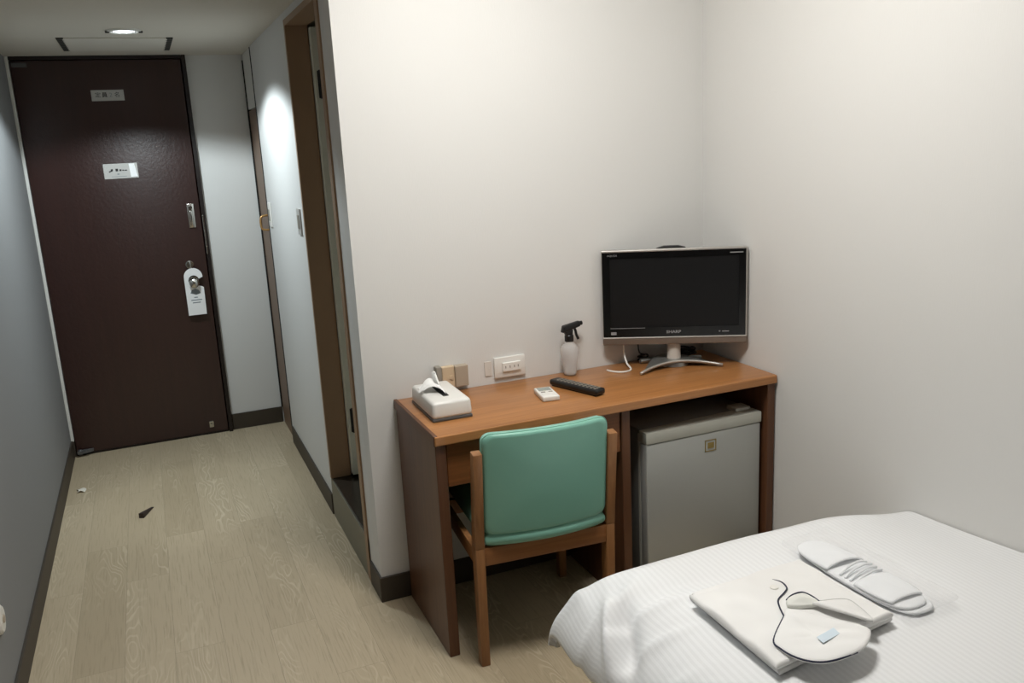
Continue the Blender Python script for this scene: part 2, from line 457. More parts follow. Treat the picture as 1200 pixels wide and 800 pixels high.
# thumb turn above the knob, knob with rosette
b = bm_new(); lathe(b, [(.021, yd), (.021, yd-.006), (.017, yd-.009)], -.388, .946, 24, 'y')
box(b, -.392, -.384, yd-.028, yd-.008, .930, .962, .002)
obj('thumb_turn', b, CHROME, dr, 'auto')
b = bm_new(); lathe(b, [(.030, yd), (.030, yd-.006), (.026, yd-.010), (.011, yd-.012), (.011, yd-.034), (.020, yd-.040), (.0255, yd-.052), (.024, yd-.064), (.015, yd-.071), (.003, yd-.072)], -.38, .852, 28, 'y')
obj('door_knob', b, CHROME, dr, 'auto')
b = bm_new(); box(b, -.398, -.374, yd-.006, yd, .040, .075, .002); lathe(b, [(.005, yd-.005), (.005, yd-.016)], -.386, .057, 12, 'y')
obj('door_stop', b, CHROME, dr)
b = bm_new(); prism(b, [(-1.060, yd-.002), (-.985, yd-.002), (-.985, yd-.010), (-1.02, yd-.030), (-1.060, yd-.034)], .018, .032, 'xy')
lathe(b, [(.011, .012), (.011, .034), (.008, .038)], -1.047, yd-.020, 16)
obj('pivot_hinge', b, GREYPL, dr)
b = bm_new(); box(b, -1.058, -.995, yd-.008, yd, 1.955, 1.975, .002)
obj('top_hinge', b, GREYPL, dr)

# signs on the door
FR = (PI/2, 0, 0)
s = thing('door_sign', 'small white sign with four Japanese characters, higher of the two signs on the dark door', 'sign', (-.661, yd, 1.791))
b = bm_new(); box(b, -.0745, .0745, -.004, 0, 0, .052, .0015, 1); obj('plate', b, SIGN, s)
text('lettering', '定', .026, INK, s, (-.044, -.0042, .027), FR, 'CENTER', sx=1.05)
text('lettering', '員', .026, INK, s, (-.014, -.0042, .027), FR, 'CENTER', bold=.0004)
text('lettering', '2', .028, INKG, s, (.014, -.0042, .027), FR, 'CENTER')
text('lettering', '名', .026, INK, s, (.043, -.0042, .027), FR, 'CENTER')
s = thing('door_sign', 'wider grey sign with a white sticker on its right end, lower on the dark door', 'sign', (-.653, yd, 1.411))
b = bm_new(); box(b, -.080, .080, -.004, 0, 0, .075, .0015, 1); obj('plate', b, SIGN, s)
b = bm_new(); hexa(b, [(.044, -.0052, .006), (.076, -.0052, .006), (.076, -.004, .006), (.044, -.004, .006), (.040, -.0052, .072), (.066, -.0052, .072), (.066, -.004, .072), (.040, -.004, .072)])
o = obj('sticker', b, STICK, s); o['label'] = 'glossy white sticker'
b = bm_new()
prism(b, [(-.055, .033), (-.050, .033), (-.036, .040), (-.036, .049), (-.044, .049), (-.047, .041), (-.055, .039)], -.0046, -.004, 'xz')
for x0, x1, z0, z1 in ((-.024, -.012, .037, .050), (-.006, .004, .037, .046), (.007, .014, .038, .044), (.016, .030, .038, .043)):
    box(b, x0, x1, -.0046, -.004, z0, z1)
obj('lettering', b, INK, s)
b = bm_new(); box(b, -.018, -.008, -.0046, -.004, .020, .026); box(b, -.045, .026, -.0046, -.004, .010, .012)
obj('small_lettering', b, INKG, s)

# door hanger on the knob
hg = thing('door_hanger', 'white paper hanger tag looped over the door knob', 'door hanger', (-.427, yd-.032, .679))
poly = [(0, 0), (.091, 0), (.093, .145), (.086, .150), (.070, .155)]
for k in range(13):
    a = R(-35-310*k/12); poly.append((.047+.027*math.cos(a), .185+.027*math.sin(a)))
for k in range(14):
    a = R(-6+186*k/13); poly.append((.0465+.0465*math.cos(a), .205+.046*math.sin(a)))
b = bm_new(); prism(b, poly, -.0012, 0, 'xz'); obj('tag', b, STICK, hg)
b = bm_new(); prism(b, [(.022, .118), (.032, .135), (.05, .140), (.066, .132), (.074, .115), (.05, .108)], -.0016, -.0012, 'xz')
obj('printed_picture', b, INKG, hg)
b = bm_new()
for x0, x1, z in ((.038, .056, .092), (.022, .076, .078), (.028, .068, .064)): box(b, x0, x1, -.0016, -.0012, z, z+.005)
obj('printed_line', b, INKG, hg)

# closet door in the hall wall by the entrance
dr = sgroup('door_3', 'taupe narrow closet door beside the entry door')
b = bm_new(); box(b, .006, .03, CY0+.012, D-.014, .0, 1.72, .0015, 1); obj('door_leaf', b, CLOSET, dr)
b = bm_new(); box(b, .004, .03, CY0+.012, D-.014, 1.726, HC, .0015, 1); o = obj('upper_panel', b, WHITEP, dr); o['label'] = 'white upper panel'
b = bm_new(); box(b, .03, .06, CY0, D, 0, HC); obj('gap_lining', b, DARK, dr)
b = bm_new(); box(b, -.0025, .02, CY0-.004, CY0+.014, 0, HC-.004); obj('gap_shade_strip', b, DARK, dr)  # proud dark strip standing in for the shade in the door gap
b = bm_new(); box(b, -.0015, .02, D-.016, D-.006, .09, HC-.03); obj('gap_shade_strip', b, DARK, dr)  # same painted gap shade at the end wall
b = bm_new(); tube(b, [(.006, 1.925, 1.118), (-.022, 1.925, 1.121), (-.034, 1.925, 1.135), (-.034, 1.925, 1.175), (-.022, 1.925, 1.189), (.006, 1.925, 1.192)], .0055, 10)
o = obj('handle', b, BRASS, dr, True); o['label'] = 'gold loop handle'

# wall switches in the hall
s = thing('wall_switch', 'grey switch plate on the hall wall right next to the brown bathroom frame', 'switch', (0, .91, 1.172))
b = bm_new(); box(b, -.006, 0, -.036, .036, 0, .105, .002); obj('plate', b, SIGN, s)
b = bm_new(); box(b, -.009, -.005, -.02, .02, .025, .08, .002); obj('rocker', b, GREYB, s)
s = thing('wall_switch', 'white switch plate on the hall wall close to the closet handle', 'switch', (0, 1.77, 1.145))
b = bm_new(); box(b, -.008, 0, -.036, .036, 0, .118, .003); obj('plate', b, WHITEPL, s)
b = bm_new(); box(b, -.011, -.007, -.018, .018, .03, .085, .002); obj('rocker', b, GREYB, s)
s = thing('round_wall_plate', 'round white plate on the grey wall at the left edge', 'wall plate', (XL, -.125, .302))
b = bm_new(); lathe(b, [(.041, 0), (.040, .006), (.034, .011), (.006, .012)], 0, 0, 32, 'x'); obj('disc', b, WHITEPL, s, 'auto')
b = bm_new(); lathe(b, [(.012, .012), (.010, .015), (.002, .0155)], 0, 0, 20, 'x'); obj('centre_button', b, TAUPE, s, 'auto')

# hall ceiling: hatch and downlight
s = thing('ceiling_vent', 'white ceiling panel with two dark slots above the entry door', 'vent', (-.585, 1.755, HC))
b = bm_new(); box(b, -.205, .205, -.225, .225, -.005, 0, .002); obj('panel', b, HATCH, s)
for sx_ in (-1, 1):
    b = bm_new(); box(b, sx_*.213-.014, sx_*.213+.014, -.23, .23, -.004, 0)
    for k in range(8): box(b, sx_*.213-.013, sx_*.213+.013, -.225+k*.06, -.218+k*.06, -.006, -.003)
    obj('slot', b, SLOT, s)
s = thing('downlight', 'round recessed downlight glowing white on the hall ceiling', 'light', (-.55, 1.30, HC))
b = bm_new(); lathe(b, [(.047, 0), (.066, 0), (.064, -.006), (.05, -.008), (.047, -.004)], 0, 0, 40); obj('trim_ring', b, WHITEP, s, 'auto')
b = bm_new(); lathe(b, [(.046, 0), (.046, -.003), (.02, -.007), (.002, -.0075)], 0, 0, 40); obj('lens', b, LENS, s, True)
for sx_ in (-1, 1):
    b = bm_new(); box(b, sx_*.062-.008, sx_*.062+.008, -.012, .012, -.010, -.004, .002); obj('clip', b, RUBBER, s)

# room ceiling lamp (above the frame)
s = thing('ceiling_lamp', 'round ceiling lamp over the end of the bed', 'light', (.30, -.95, RC))
b = bm_new(); lathe(b, [(.27, 0), (.27, -.025), (.25, -.03)], 0, 0, 48); obj('base', b, WHITEP, s, 'auto')
b = bm_new(); lathe(b, [(.25, -.025), (.25, -.055), (.22, -.075), (.12, -.088), (.01, -.09)], 0, 0, 48); obj('diffuser', b, DOME, s, True)

# ------------------------------------------------------------------ desk
dk = thing('desk', 'brown wooden desk with a knee space and fridge bay along the white wall', 'desk', (0, 0, 0))
DX0, DX1, DD, DH = .093, 1.289, .4277, .70
b = bm_new(); box(b, DX0, DX1, -DD+.006, -.003, DH-.028, DH, .004, 2); obj('desk_top', b, WOODX, dk, 'auto')
b = bm_new(); box(b, DX0, DX1, -DD, -DD+.008, DH-.029, DH-.001, .003, 2); obj('front_edge', b, WOODE, dk)
b = bm_new(); box(b, DX0-.0015, DX0+.010, -DD+.006, -.003, DH-.03, DH+.0015, .0015, 1); obj('side_edge', b, WOODD, dk)
b = bm_new(); box(b, DX0+.002, DX0+.034, -.418, -.012, 0, DH-.028, .002, 1); obj('side_panel', b, WOODZ, dk)
b = bm_new(); box(b, DX1-.030, DX1, -.418, -.012, 0, DH-.028, .002, 1); obj('side_panel', b, WOODZ, dk)
b = bm_new(); box(b, .703, .733, -.412, -.012, 0, DH-.028, .002, 1); obj('divider_panel', b, WOODZ, dk)
b = bm_new(); box(b, .131, .700, -.406, -.388, .535, DH-.030, .002, 1); box(b, .14, .69, -.388, -.04, .545, DH-.034)
obj('drawer', b, WOODF, dk)
b = bm_new(); box(b, .127, .703, -.030, -.014, .30, DH-.029); obj('modesty_panel', b, WOODZ, dk)
b = bm_new(); box(b, .733, DX1-.03, -.030, -.014, .09, DH-.029); obj('back_panel', b, WOODZ, dk)

# ------------------------------------------------------------------ chair
ch = thing('desk_chair', 'wooden chair with mint green vinyl back pushed up to the desk', 'chair', (.3775, -.520, 0), R(-4.5))
for sx_ in (-1, 1):
    x0, x1 = (sx_*.2155, sx_*.1885) if sx_ < 0 else (.1885, .2155)
    b = bm_new()
    hexa(b, [(x0, -.005, 0), (x1, -.005, 0), (x1, .030, 0), (x0, .030, 0), (x0, -.018, .38), (x1, -.018, .38), (x1, .026, .38), (x0, .026, .38)], .003)
    hexa(b, [(x0, -.018, .379), (x1, -.018, .379), (x1, .026, .379), (x0, .026, .379), (x0, -.052, .674), (x1, -.052, .674), (x1, -.020, .678), (x0, -.020, .678)], .003)
    obj('rear_leg', b, WOODC, ch, 'auto')
    b = bm_new(); hexa(b, [(x0, .395, 0), (x1, .395, 0), (x1, .425, 0), (x0, .425, 0), (x0, .385, .36), (x1, .385, .36), (x1, .425, .36), (x0, .425, .36)], .003)
    obj('front_leg', b, WOODC, ch, 'auto')
    b = bm_new(); box(b, x0+.004, x1-.004, .024, .39, .315, .365, .003); obj('side_rail', b, WOODC, ch, 'auto')
b = bm_new(); box(b, -.189, .189, -.014, .010, .322, .378, .004); obj('rear_rail', b, WOODCX, ch, 'auto')
b = bm_new(); box(b, -.189, .189, .395, .418, .31, .362, .004); obj('front_rail', b, WOODCX, ch, 'auto')

def bow(x): return -.030*(1-(x/.196)**2)              # back of the cushion curves toward the rear
def back_pt(x, z, t):                                # t: 0 rear face .. 1 front face
    k = (z-.38)/.31
    return Vector((x, .0-.034*k+bow(x)+t, z))
def rounded_rect(hx, z0, z1, r, n=6):
    P = []
    for cx, cz, a0 in ((hx-r, z1-r, 0), (-hx+r, z1-r, 90), (-hx+r, z0+r, 180), (hx-r, z0+r, 270)):
        for k in range(n+1):
            a = R(a0+90*k/n); P.append((cx+r*math.cos(a), cz+r*math.sin(a)))
    return P
def back_cushion():
    t = bmesh.new(); z0, z1, hx = .417, .727, .1865; zc = (z0+z1)/2
    layers = [(0.90, -.0105), (.965, -.010), (1, -.002), (1, .012), (.985, .024), (.93, .030)]
    rings = []
    base = rounded_rect(hx, z0, z1, .028, 6)
    # subdivide the outline so that the bow shows
    out = []
    for i, p in enumerate(base):
        q = base[(i+1) % len(base)]; d = math.hypot(q[0]-p[0], q[1]-p[1]); m = max(1, int(d/.03))
        out += [(p[0]+(q[0]-p[0])*j/m, p[1]+(q[1]-p[1])*j/m) for j in range(m)]
    for s, dpt in layers:
        ring = []
        for x, z in out:
            xx = x*(1-(1-s)*.35*1) if s < 1 else x
            ins = (1-s)*.12
            xx = math.copysign(max(abs(x)-ins, 0), x); zz = zc+math.copysign(max(abs(z-zc)-ins, 0), z-zc)
            ring.append(t.verts.new(back_pt(xx, zz, dpt)))
        rings.append(ring)
    n = len(out)
    for A, B in zip(rings, rings[1:]):
        for k in range(n): t.faces.new((A[k], A[(k+1) % n], B[(k+1) % n], B[k]))
    for ring, dpt, s in ((rings[0], layers[0][1], .9), (rings[-1], layers[-1][1], .93)):
        prev = ring
        for f in (.8, .6, .4, .2):
            cur = []
            for x, z in out:
                ins = (1-s)*.12
                xx = math.copysign(max(abs(x)-ins, 0), x)*f; zz = zc+math.copysign(max(abs(z-zc)-ins, 0), z-zc)*f
                cur.append(t.verts.new(back_pt(xx, zz, dpt+(-.004 if dpt < 0 else .008)*(1-f))))
            for k in range(n): t.faces.new((prev[k], prev[(k+1) % n], cur[(k+1) % n], cur[k]))
            prev = cur
        t.faces.new(prev)
    bmesh.ops.recalc_face_normals(t, faces=t.faces[:])
    return t
br_ = obj('backrest', back_cushion(), GREEN, ch, True)
b = bm_new(); P = rounded_rect(.1875, .416, .728, .028, 6)
P = [q for i, p in enumerate(P) for q in [(p[0]+(P[(i+1) % len(P)][0]-p[0])*j/6, p[1]+(P[(i+1) % len(P)][1]-p[1])*j/6) for j in range(6)]]
tube(b, [back_pt(x, z, -.0005) for x, z in P+P[:1]], .0016, 6, 0)
obj('piping', b, GREENHL, br_, True)  # lighter tube standing in for the highlight along the backrest edge
# seat with curved rear edge
t = bmesh.new()
def seat_pt(u, v, top):
    x = -.1865+.373*u
    y0 = -.012+bow(x)*1.1; y1 = .440
    y = y0+(y1-y0)*v
    d = min(min(u, 1-u)*.373, min(v, 1-v)*.42); q = max(0, 1-d/.03); k = math.sqrt(max(0, 1-q*q))
    zc = .400; h = .030
    return (x, y, zc+(h*k+.008*math.sin(PI*u)*math.sin(PI*v) if top else -h*.8*k))
w = lambda a: .5-.5*math.cos(PI*a)
grid(t, lambda a, c: seat_pt(w(a), w(c), True), 26, 26); grid(t, lambda a, c: seat_pt(w(a), w(c), False), 26, 26)
bmesh.ops.remove_doubles(t, verts=t.verts[:], dist=1e-5); bmesh.ops.recalc_face_normals(t, faces=t.faces[:])
obj('seat', t, GREEN, ch, True)

# ------------------------------------------------------------------ fridge
fr = thing('mini_fridge', 'small grey refrigerator standing in the right bay of the desk', 'refrigerator', (1.0215, -.4, 0))
hx = .2235
b = bm_new(); box(b, -hx+.004, hx-.004, .052, .362, .02, .572, .006); obj('body', b, FRBODY, fr, 'auto')
b = bm_new(); box(b, -hx+.001, hx-.012, .0445, .055, .03, .560); obj('gasket', b, FRCAP, fr)
b = bm_new(); box(b, -hx, hx, 0, .042, .025, .534, .005, 3); obj('door', b, FRDOOR, fr, 'auto')
b = bm_new()
prism(b, [(-hx-.001, -.002), (hx+.001, -.002), (hx+.001, .042), (hx-.030, .060), (-hx+.0, .045), (-hx-.001, .042)], .535, .574, 'xy', .004)
box(b, hx-.075, hx-.012, .035, .09, .560, .584, .006)
obj('door_cap', b, FRCAP, fr, 'auto')
b = bm_new()
for x0, x1, z0, z1 in ((-.001, .043, .507, .510), (-.001, .043, .470, .473), (-.001, .002, .470, .510), (.040, .043, .470, .510), (.010, .034, .480, .500)):
    box(b, x0, x1, -.0015, .001, z0, z1)
obj('badge', b, GOLD, fr)
for sx_ in (-1, 1):
    for y in (.08, .33):
        b = bm_new(); lathe(b, [(.018, 0), (.018, .016), (.012, .022)], sx_*.19, y, 16); obj('foot', b, RUBBER, fr)

# ------------------------------------------------------------------ television
ta = .52
tv = thing('television', 'black flat screen television with silver trim on the desk corner', 'television', (1.068, -.152, DH+.001), -ta)
hw, zb, zt = .2466, .0815, .4135
b = bm_new(); box(b, -hw+.006, hw-.006, .006, .05, zb+.006, zt-.006, .006)
prism(b, [(-.16, .049), (.16, .049), (.12, .098), (-.12, .098)], zb+.03, zt-.04, 'xy', .008)
obj('back_shell', b, BLACK, tv, 'auto')
b = bm_new(); prism(b, [(-.065, zt-.05), (-.055, zt-.004), (-.03, zt+.003), (.02, zt+.003), (.045, zt-.003), (.055, zt-.05)], .058, .078, 'xz', .003)
obj('carry_handle', b, BLACK, tv, 'auto')
b = bm_new()
box(b, -hw, hw, -.004, .022, zt-.007, zt, .002); box(b, hw-.005, hw, -.004, .022, zb+.024, zt-.006, .0015, 1); box(b, -hw, -hw+.0025, -.004, .022, zb+.024, zt-.006)
obj('silver_frame', b, SILVER, tv)
b = bm_new(); box(b, -hw, hw, -.007, .022, zb, zb+.0225, .003); obj('speaker_bar', b, SILVERB, tv)
b = bm_new(); box(b, -hw, hw, -.009, .010, zb+.0225, zb+.027, .0015, 1); obj('silver_strip', b, SILVER, tv)
b = bm_new()
sx0, sx1, sz0, sz1 = -.218, .219, zb+.061, zt-.028
box(b, -hw+.0025, sx0, -.003, .014, zb+.027, zt-.007); box(b, sx1, hw-.005, -.003, .014, zb+.027, zt-.007)
box(b, sx0, sx1, -.003, .014, sz1, zt-.007); box(b, sx0, sx1, -.003, .014, zb+.027, sz0)
obj('bezel', b, BLACKG, tv)
b = bm_new(); box(b, sx0, sx1, 0, .012, sz0, sz1); obj('screen', b, SCREEN, tv)
text('logo', 'SHARP', .0135, LOGO, tv, (-.002, -.0036, zb+.043), FR, 'CENTER', sx=1.25, bold=.0003)
text('logo', 'AQUOS', .0085, LOGO, tv, (-.226, -.0036, zt-.0175), FR, 'LEFT', sx=1.15)
for q_ in ((.188, .232, zt-.020, zt-.0165), (.152, .157, zb+.040, zb+.044), (.163, .186, zb+.040, zb+.043), (-.22, -.10, zb+.058, zb+.0595)):
    b = bm_new(); box(b, q_[0], q_[1], -.0036, -.003, q_[2], q_[3]); obj('printed_mark', b, LOGO, tv)
b = bm_new(); box(b, -.218, -.199, -.0036, -.003, zb+.036, zb+.046, .001, 1)
obj('printed_badge', b, LOGO, tv)
b = bm_new(); lathe(b, [(.026, .010), (.0245, .02), (.0235, .06), (.0235, .088)], 0, .03, 32); obj('neck', b, PEARL, tv, 'auto')
# arched stand, turned a little less than the screen
def stand():
    t = bmesh.new(); n = 24; rot = Matrix.Rotation(ta-.19, 3, 'Z')
    lo, hi = [], []
    front = []; rear = []
    for i in range(n+1):
        u = -1+2*i/n; x = u*.150
        yf = -.080+.055*(1-abs(u)**1.8); zf = .004+.014*(1-u*u)
        front.append((x, yf, zf)); rear.append((x*.86, yf+.020+.090*(1-abs(u)**1.3), zf+.004*(1-u*u)))
    V = [[], [], [], []]
    for f, r in zip(front, rear):
        for k, (p, dz) in enumerate(((f, 0), (r, 0), (r, .008), (f, .008))):
            q = rot @ Vector((p[0], p[1]+.012, 0)); V[k].append(t.verts.new((q.x, q.y, (p[2]-.004 if dz == 0 else p[2]+.005))))
    for i in range(n):
        for k in range(4): t.faces.new((V[k][i], V[k][i+1], V[(k+1) % 4][i+1], V[(k+1) % 4][i]))
    t.faces.new([V[k][0] for k in range(4)]); t.faces.new([V[k][n] for k in range(4)])
    bmesh.ops.recalc_face_normals(t, faces=t.faces[:]); return t
b = stand()
lathe(b, [(.052, .0), (.050, .014), (.026, .017)], 0, .035, 32)
tube(b, [(-.02, .05, .010), (-.075, .058, .010), (-.118, .040, .010)], .009, 8)
tube(b, [(.02, .05, .010), (.06, .07, .010), (.10, .075, .010)], .009, 8)
st_ = obj('stand', b, SILVERD, tv, 'auto')
b = bm_new(); rot = Matrix.Rotation(ta-.19, 3, 'Z'); P = []
for i in range(25):
    u = -1+2*i/24; q = rot @ Vector((u*.150, -.080+.055*(1-abs(u)**1.8)+.012-.001, 0)); P.append((q.x, q.y, .0065+.014*(1-u*u)))
tube(b, P, .0048, 8, 0); obj('stand_edge_highlight', b, SILVER, st_, True)  # bright tube standing in for the highlight on the stand's front edge

# cables
b = bm_new(); tube(b, [(.842, -.075, .7025), (.848, -.098, .7025), (.872, -.125, .7025), (.905, -.122, .7025), (.922, -.098, .704), (.928, -.065, .712), (.932, -.04, .74), (.932, -.038, .776)], .0036, 8)
tag(obj('antenna_cable', b, WHITEPL, None, True), 'thin white cable curling on the desk left of the television stand', 'cable')
b = bm_new(); P = []
for k in range(70):
    a = k*.62; P.append((1.175+.040*math.cos(a)+.004*math.sin(k*1.7), -.062+.020*math.sin(a)+.004*math.cos(k*2.1), .7045+.0004*k+.004*(1+math.sin(k*.9))))
tube(b, P, .0028, 6, 3)
tag(obj('power_cable', b, BLACK, None, True), 'bundled black power cable behind the television neck, right side', 'cable')
b = bm_new(); P = []
for k in range(26):
    a = k*.7; P.append((1.015+.020*math.cos(a), -.030+.012*math.sin(a), .704+.0007*k+.003*(1+math.sin(k*1.1))))
tube(b, P+[(1.00, -.03, .735), (.995, -.03, .775)], .0026, 6, 3)
tag(obj('signal_cable', b, BLACK, None, True), 'small heap of black cable left of the television neck', 'cable')

# ------------------------------------------------------------------ things on the desk
tc = thing('tissue_case', 'white plastic tissue box cover on a grey base on the desk', 'tissue box', (.194, -.187, DH), R(-1))
hx, hy = .063, .119
b = bm_new(); box(b, -hx+.001, hx-.001, -hy+.001, hy-.001, 0, .010, .003); obj('base', b, GREYPL, tc, 'auto')
t = bmesh.new(); bmesh.ops.create_cube(t, size=1)
for v in t.verts: v.co = (v.co.x*2*hx*(.95 if v.co.z > 0 else 1), v.co.y*2*hy*(.97 if v.co.z > 0 else 1), .034+v.co.z*.052)
bmesh.ops.bevel(t, geom=t.edges[:], offset=.011, segments=4, profile=.5, affect='EDGES')
obj('cover', t, WHITEPL, tc, 'auto')
b = bm_new(); prism(b, [(-.009, -.062), (.009, -.062), (.011, 0), (.009, .062), (-.009, .062), (-.011, 0)], .0598, .0606, 'xy'); obj('slot', b, RUBBER, tc)
# the sheet pulled out of it
t = bmesh.new()
def tis(u, v):
    s = (u-.5)*2
    y = .026+.056*s*(1-.45*v)+.012*math.sin(3*u+v)
    x = .004-.060*v**1.2*(1+.25*math.sin(7*u))+.006*math.sin(9*u)
    z = .060+.034*math.sin(PI*min(v*1.05, 1))**.8*(1-.5*abs(s))+.006*math.sin(11*u+2*v)*v+.006*v
    return (x, y-.01, max(z, .0612))
grid(t, tis, 28, 14)
bmesh.ops.recalc_face_normals(t, faces=t.faces[:])
o = tag(obj('tissue_sheet', t, TISSUE, None, True), 'crumpled white tissue pulled out of the tissue box slot', 'tissue')
o.location = (.194, -.187, DH); sm = o.modifiers.new('thickness', 'SOLIDIFY'); sm.thickness = .0008
t = bmesh.new()
def tis2(u, v):
    s = (u-.5)*2
    return (.004-.012*v+.006*math.sin(6*u), .030+.030*s*(1-.85*v), .060+.058*v-.01*abs(s)*v)
def add_peak(o):
    b = bmesh.new(); b.from_mesh(o.data); grid(b, tis2, 14, 12); b.to_mesh(o.data); b.free()
    for p in o.data.polygons: p.use_smooth = True
add_peak(o); t.free()

s = thing('phone_socket', 'beige double wall socket with a grey side plug behind the tissue box', 'socket', (.297, 0, .714))
b = bm_new(); box(b, -.040, .004, -.020, 0, 0, .073, .003); lathe(b, [(.007, -.019), (.007, -.023)], -.008, .035, 14, 'y'); obj('jack_block', b, BEIGE, s)
b = bm_new(); box(b, .004, .050, -.026, 0, .0, .072, .003); o = obj('blank_block', b, TAUPE, s)
b = bm_new(); box(b, -.062, -.043, -.030, 0, .02, .078, .003); o = obj('side_plug', b, GREYB, s)
s = thing('wall_outlet', 'white wall plate with a raised socket strip above the desk', 'outlet', (.503, 0, .717))
b = bm_new(); box(b, -.057, .057, -.010, 0, 0, .071, .003); obj('plate', b, WHITEPL, s, 'auto')
b = bm_new(); box(b, -.029, .037, -.017, -.009, .021, .052, .002); obj('socket_strip', b, WHITEPL, s)
b = bm_new()
for x in (-.02, -.004, .012, .026): box(b, x, x+.003, -.0175, -.0165, .033, .041)
obj('socket_slot', b, GREYB, s)
b = bm_new(); box(b, .413, .439, -.003, 0, .728, .779, .001, 1); box(b, .428, .432, -.0036, -.003, .748, .756)
tag(obj('wall_label', b, mat('greyish_label', (216, 210, 202), .6)), 'small faded square sticker on the wall between the two wall sockets', 'sticker')

s = thing('spray_bottle', 'clear spray bottle with a black trigger head against the wall', 'spray bottle', (.712, -.047, DH), R(8))
b = bm_new(); lathe(b, [(.019, 0), (.022, .002), (.0228, .012), (.0248, .032), (.029, .058), (.0315, .078), (.0305, .092), (.025, .105), (.015, .114), (.0125, .124)], 0, 0, 36)
obj('bottle', b, CLEARB, s, True)
b = bm_new(); lathe(b, [(.017, .003), (.021, .006), (.0218, .012), (.0236, .030), (.002, .0305)], 0, 0, 32); obj('liquid', b, LIQUID, s, True)
b = bm_new(); lathe(b, [(.0155, .120), (.0155, .140), (.013, .143)], 0, 0, 24)
hexa(b, [(-.012, -.009, .140), (.010, -.009, .140), (.010, .009, .140), (-.012, .009, .140), (-.020, -.008, .160), (.014, -.008, .160), (.014, .008, .160), (-.020, .008, .160)], .002)
hexa(b, [(-.030, -.011, .152), (.046, -.009, .166), (.046, .009, .166), (-.030, .011, .152), (-.024, -.010, .177), (.044, -.008, .186), (.044, .008, .186), (-.024, .010, .177)], .005, 3)
lathe(b, [(.007, .045), (.0075, .054)], 0, .176, 14, 'x')
obj('spray_head', b, BLACK, s, 'auto')
b = bm_new(); tube(b, [(.022, 0, .166), (.028, 0, .152), (.031, 0, .138), (.038, 0, .122)], .0048, 8); obj('trigger', b, BLACK, s, True)
b = bm_new(); tube(b, [(0, 0, .12), (.001, 0, .06), (-.002, 0, .006)], .0018, 6); obj('dip_tube', b, WHITEPL, s, True)

s = thing('air_conditioner_remote', 'small white remote control with a grey display on the desk', 'remote control', (.530, -.240, DH), R(-9))
b = bm_new(); box(b, -.028, .028, -.055, .055, 0, .017, .004, 3); obj('casing', b, WHITEPL, s, 'auto')
b = bm_new(); box(b, -.021, .021, .012, .047, .0165, .0176, .0004, 1); obj('display', b, LCD, s)
b = bm_new()
for x, y in ((-.012, -.004), (.012, -.004)): box(b, x-.007, x+.007, y-.004, y+.004, .0165, .0185, .001, 1)
obj('button', b, GREYB, s)
b = bm_new(); box(b, -.022, .022, -.047, -.014, .0165, .0178, .0005, 1); obj('cover_flap', b, WHITEPL, s)
s = thing('television_remote', 'long black remote control on the desk behind the white one', 'remote control', (.645, -.226, DH), R(19))
b = bm_new(); box(b, -.022, .022, -.107, .107, .004, .023, .007, 3); box(b, -.018, .018, -.098, .098, 0, .006, .002); obj('casing', b, BLACK, s, 'auto')
b = bm_new()
for j in range(11):
    for i in range(3): box(b, -.013+i*.0105-.0035+.002, -.013+i*.0105+.0035+.002, -.09+j*.0165-.004, -.09+j*.0165+.004, .0225, .0245, .001, 1)
obj('keypad', b, GREYB, s)

# ------------------------------------------------------------------ bed
BZ = .478
bd = thing('bed', 'white single bed with striped duvet along the right wall', 'bed', (0, 0, 0))
b = bm_new(); box(b, .31, W-.012, -2.86, -.99, .10, .24, .02); obj('bed_base', b, BEDSIDE, bd, 'auto')
b = bm_new(); box(b, .31, W-.012, -2.86, -.99, .24, .372, .04, 4); obj('mattress', b, SHEET, bd, 'auto')
for x in (.36, W-.07):
    for y in (-2.78, -1.06):
        b = bm_new(); lathe(b, [(.02, 0), (.026, .10)], x, y, 16); obj('leg', b, RUBBER, bd)

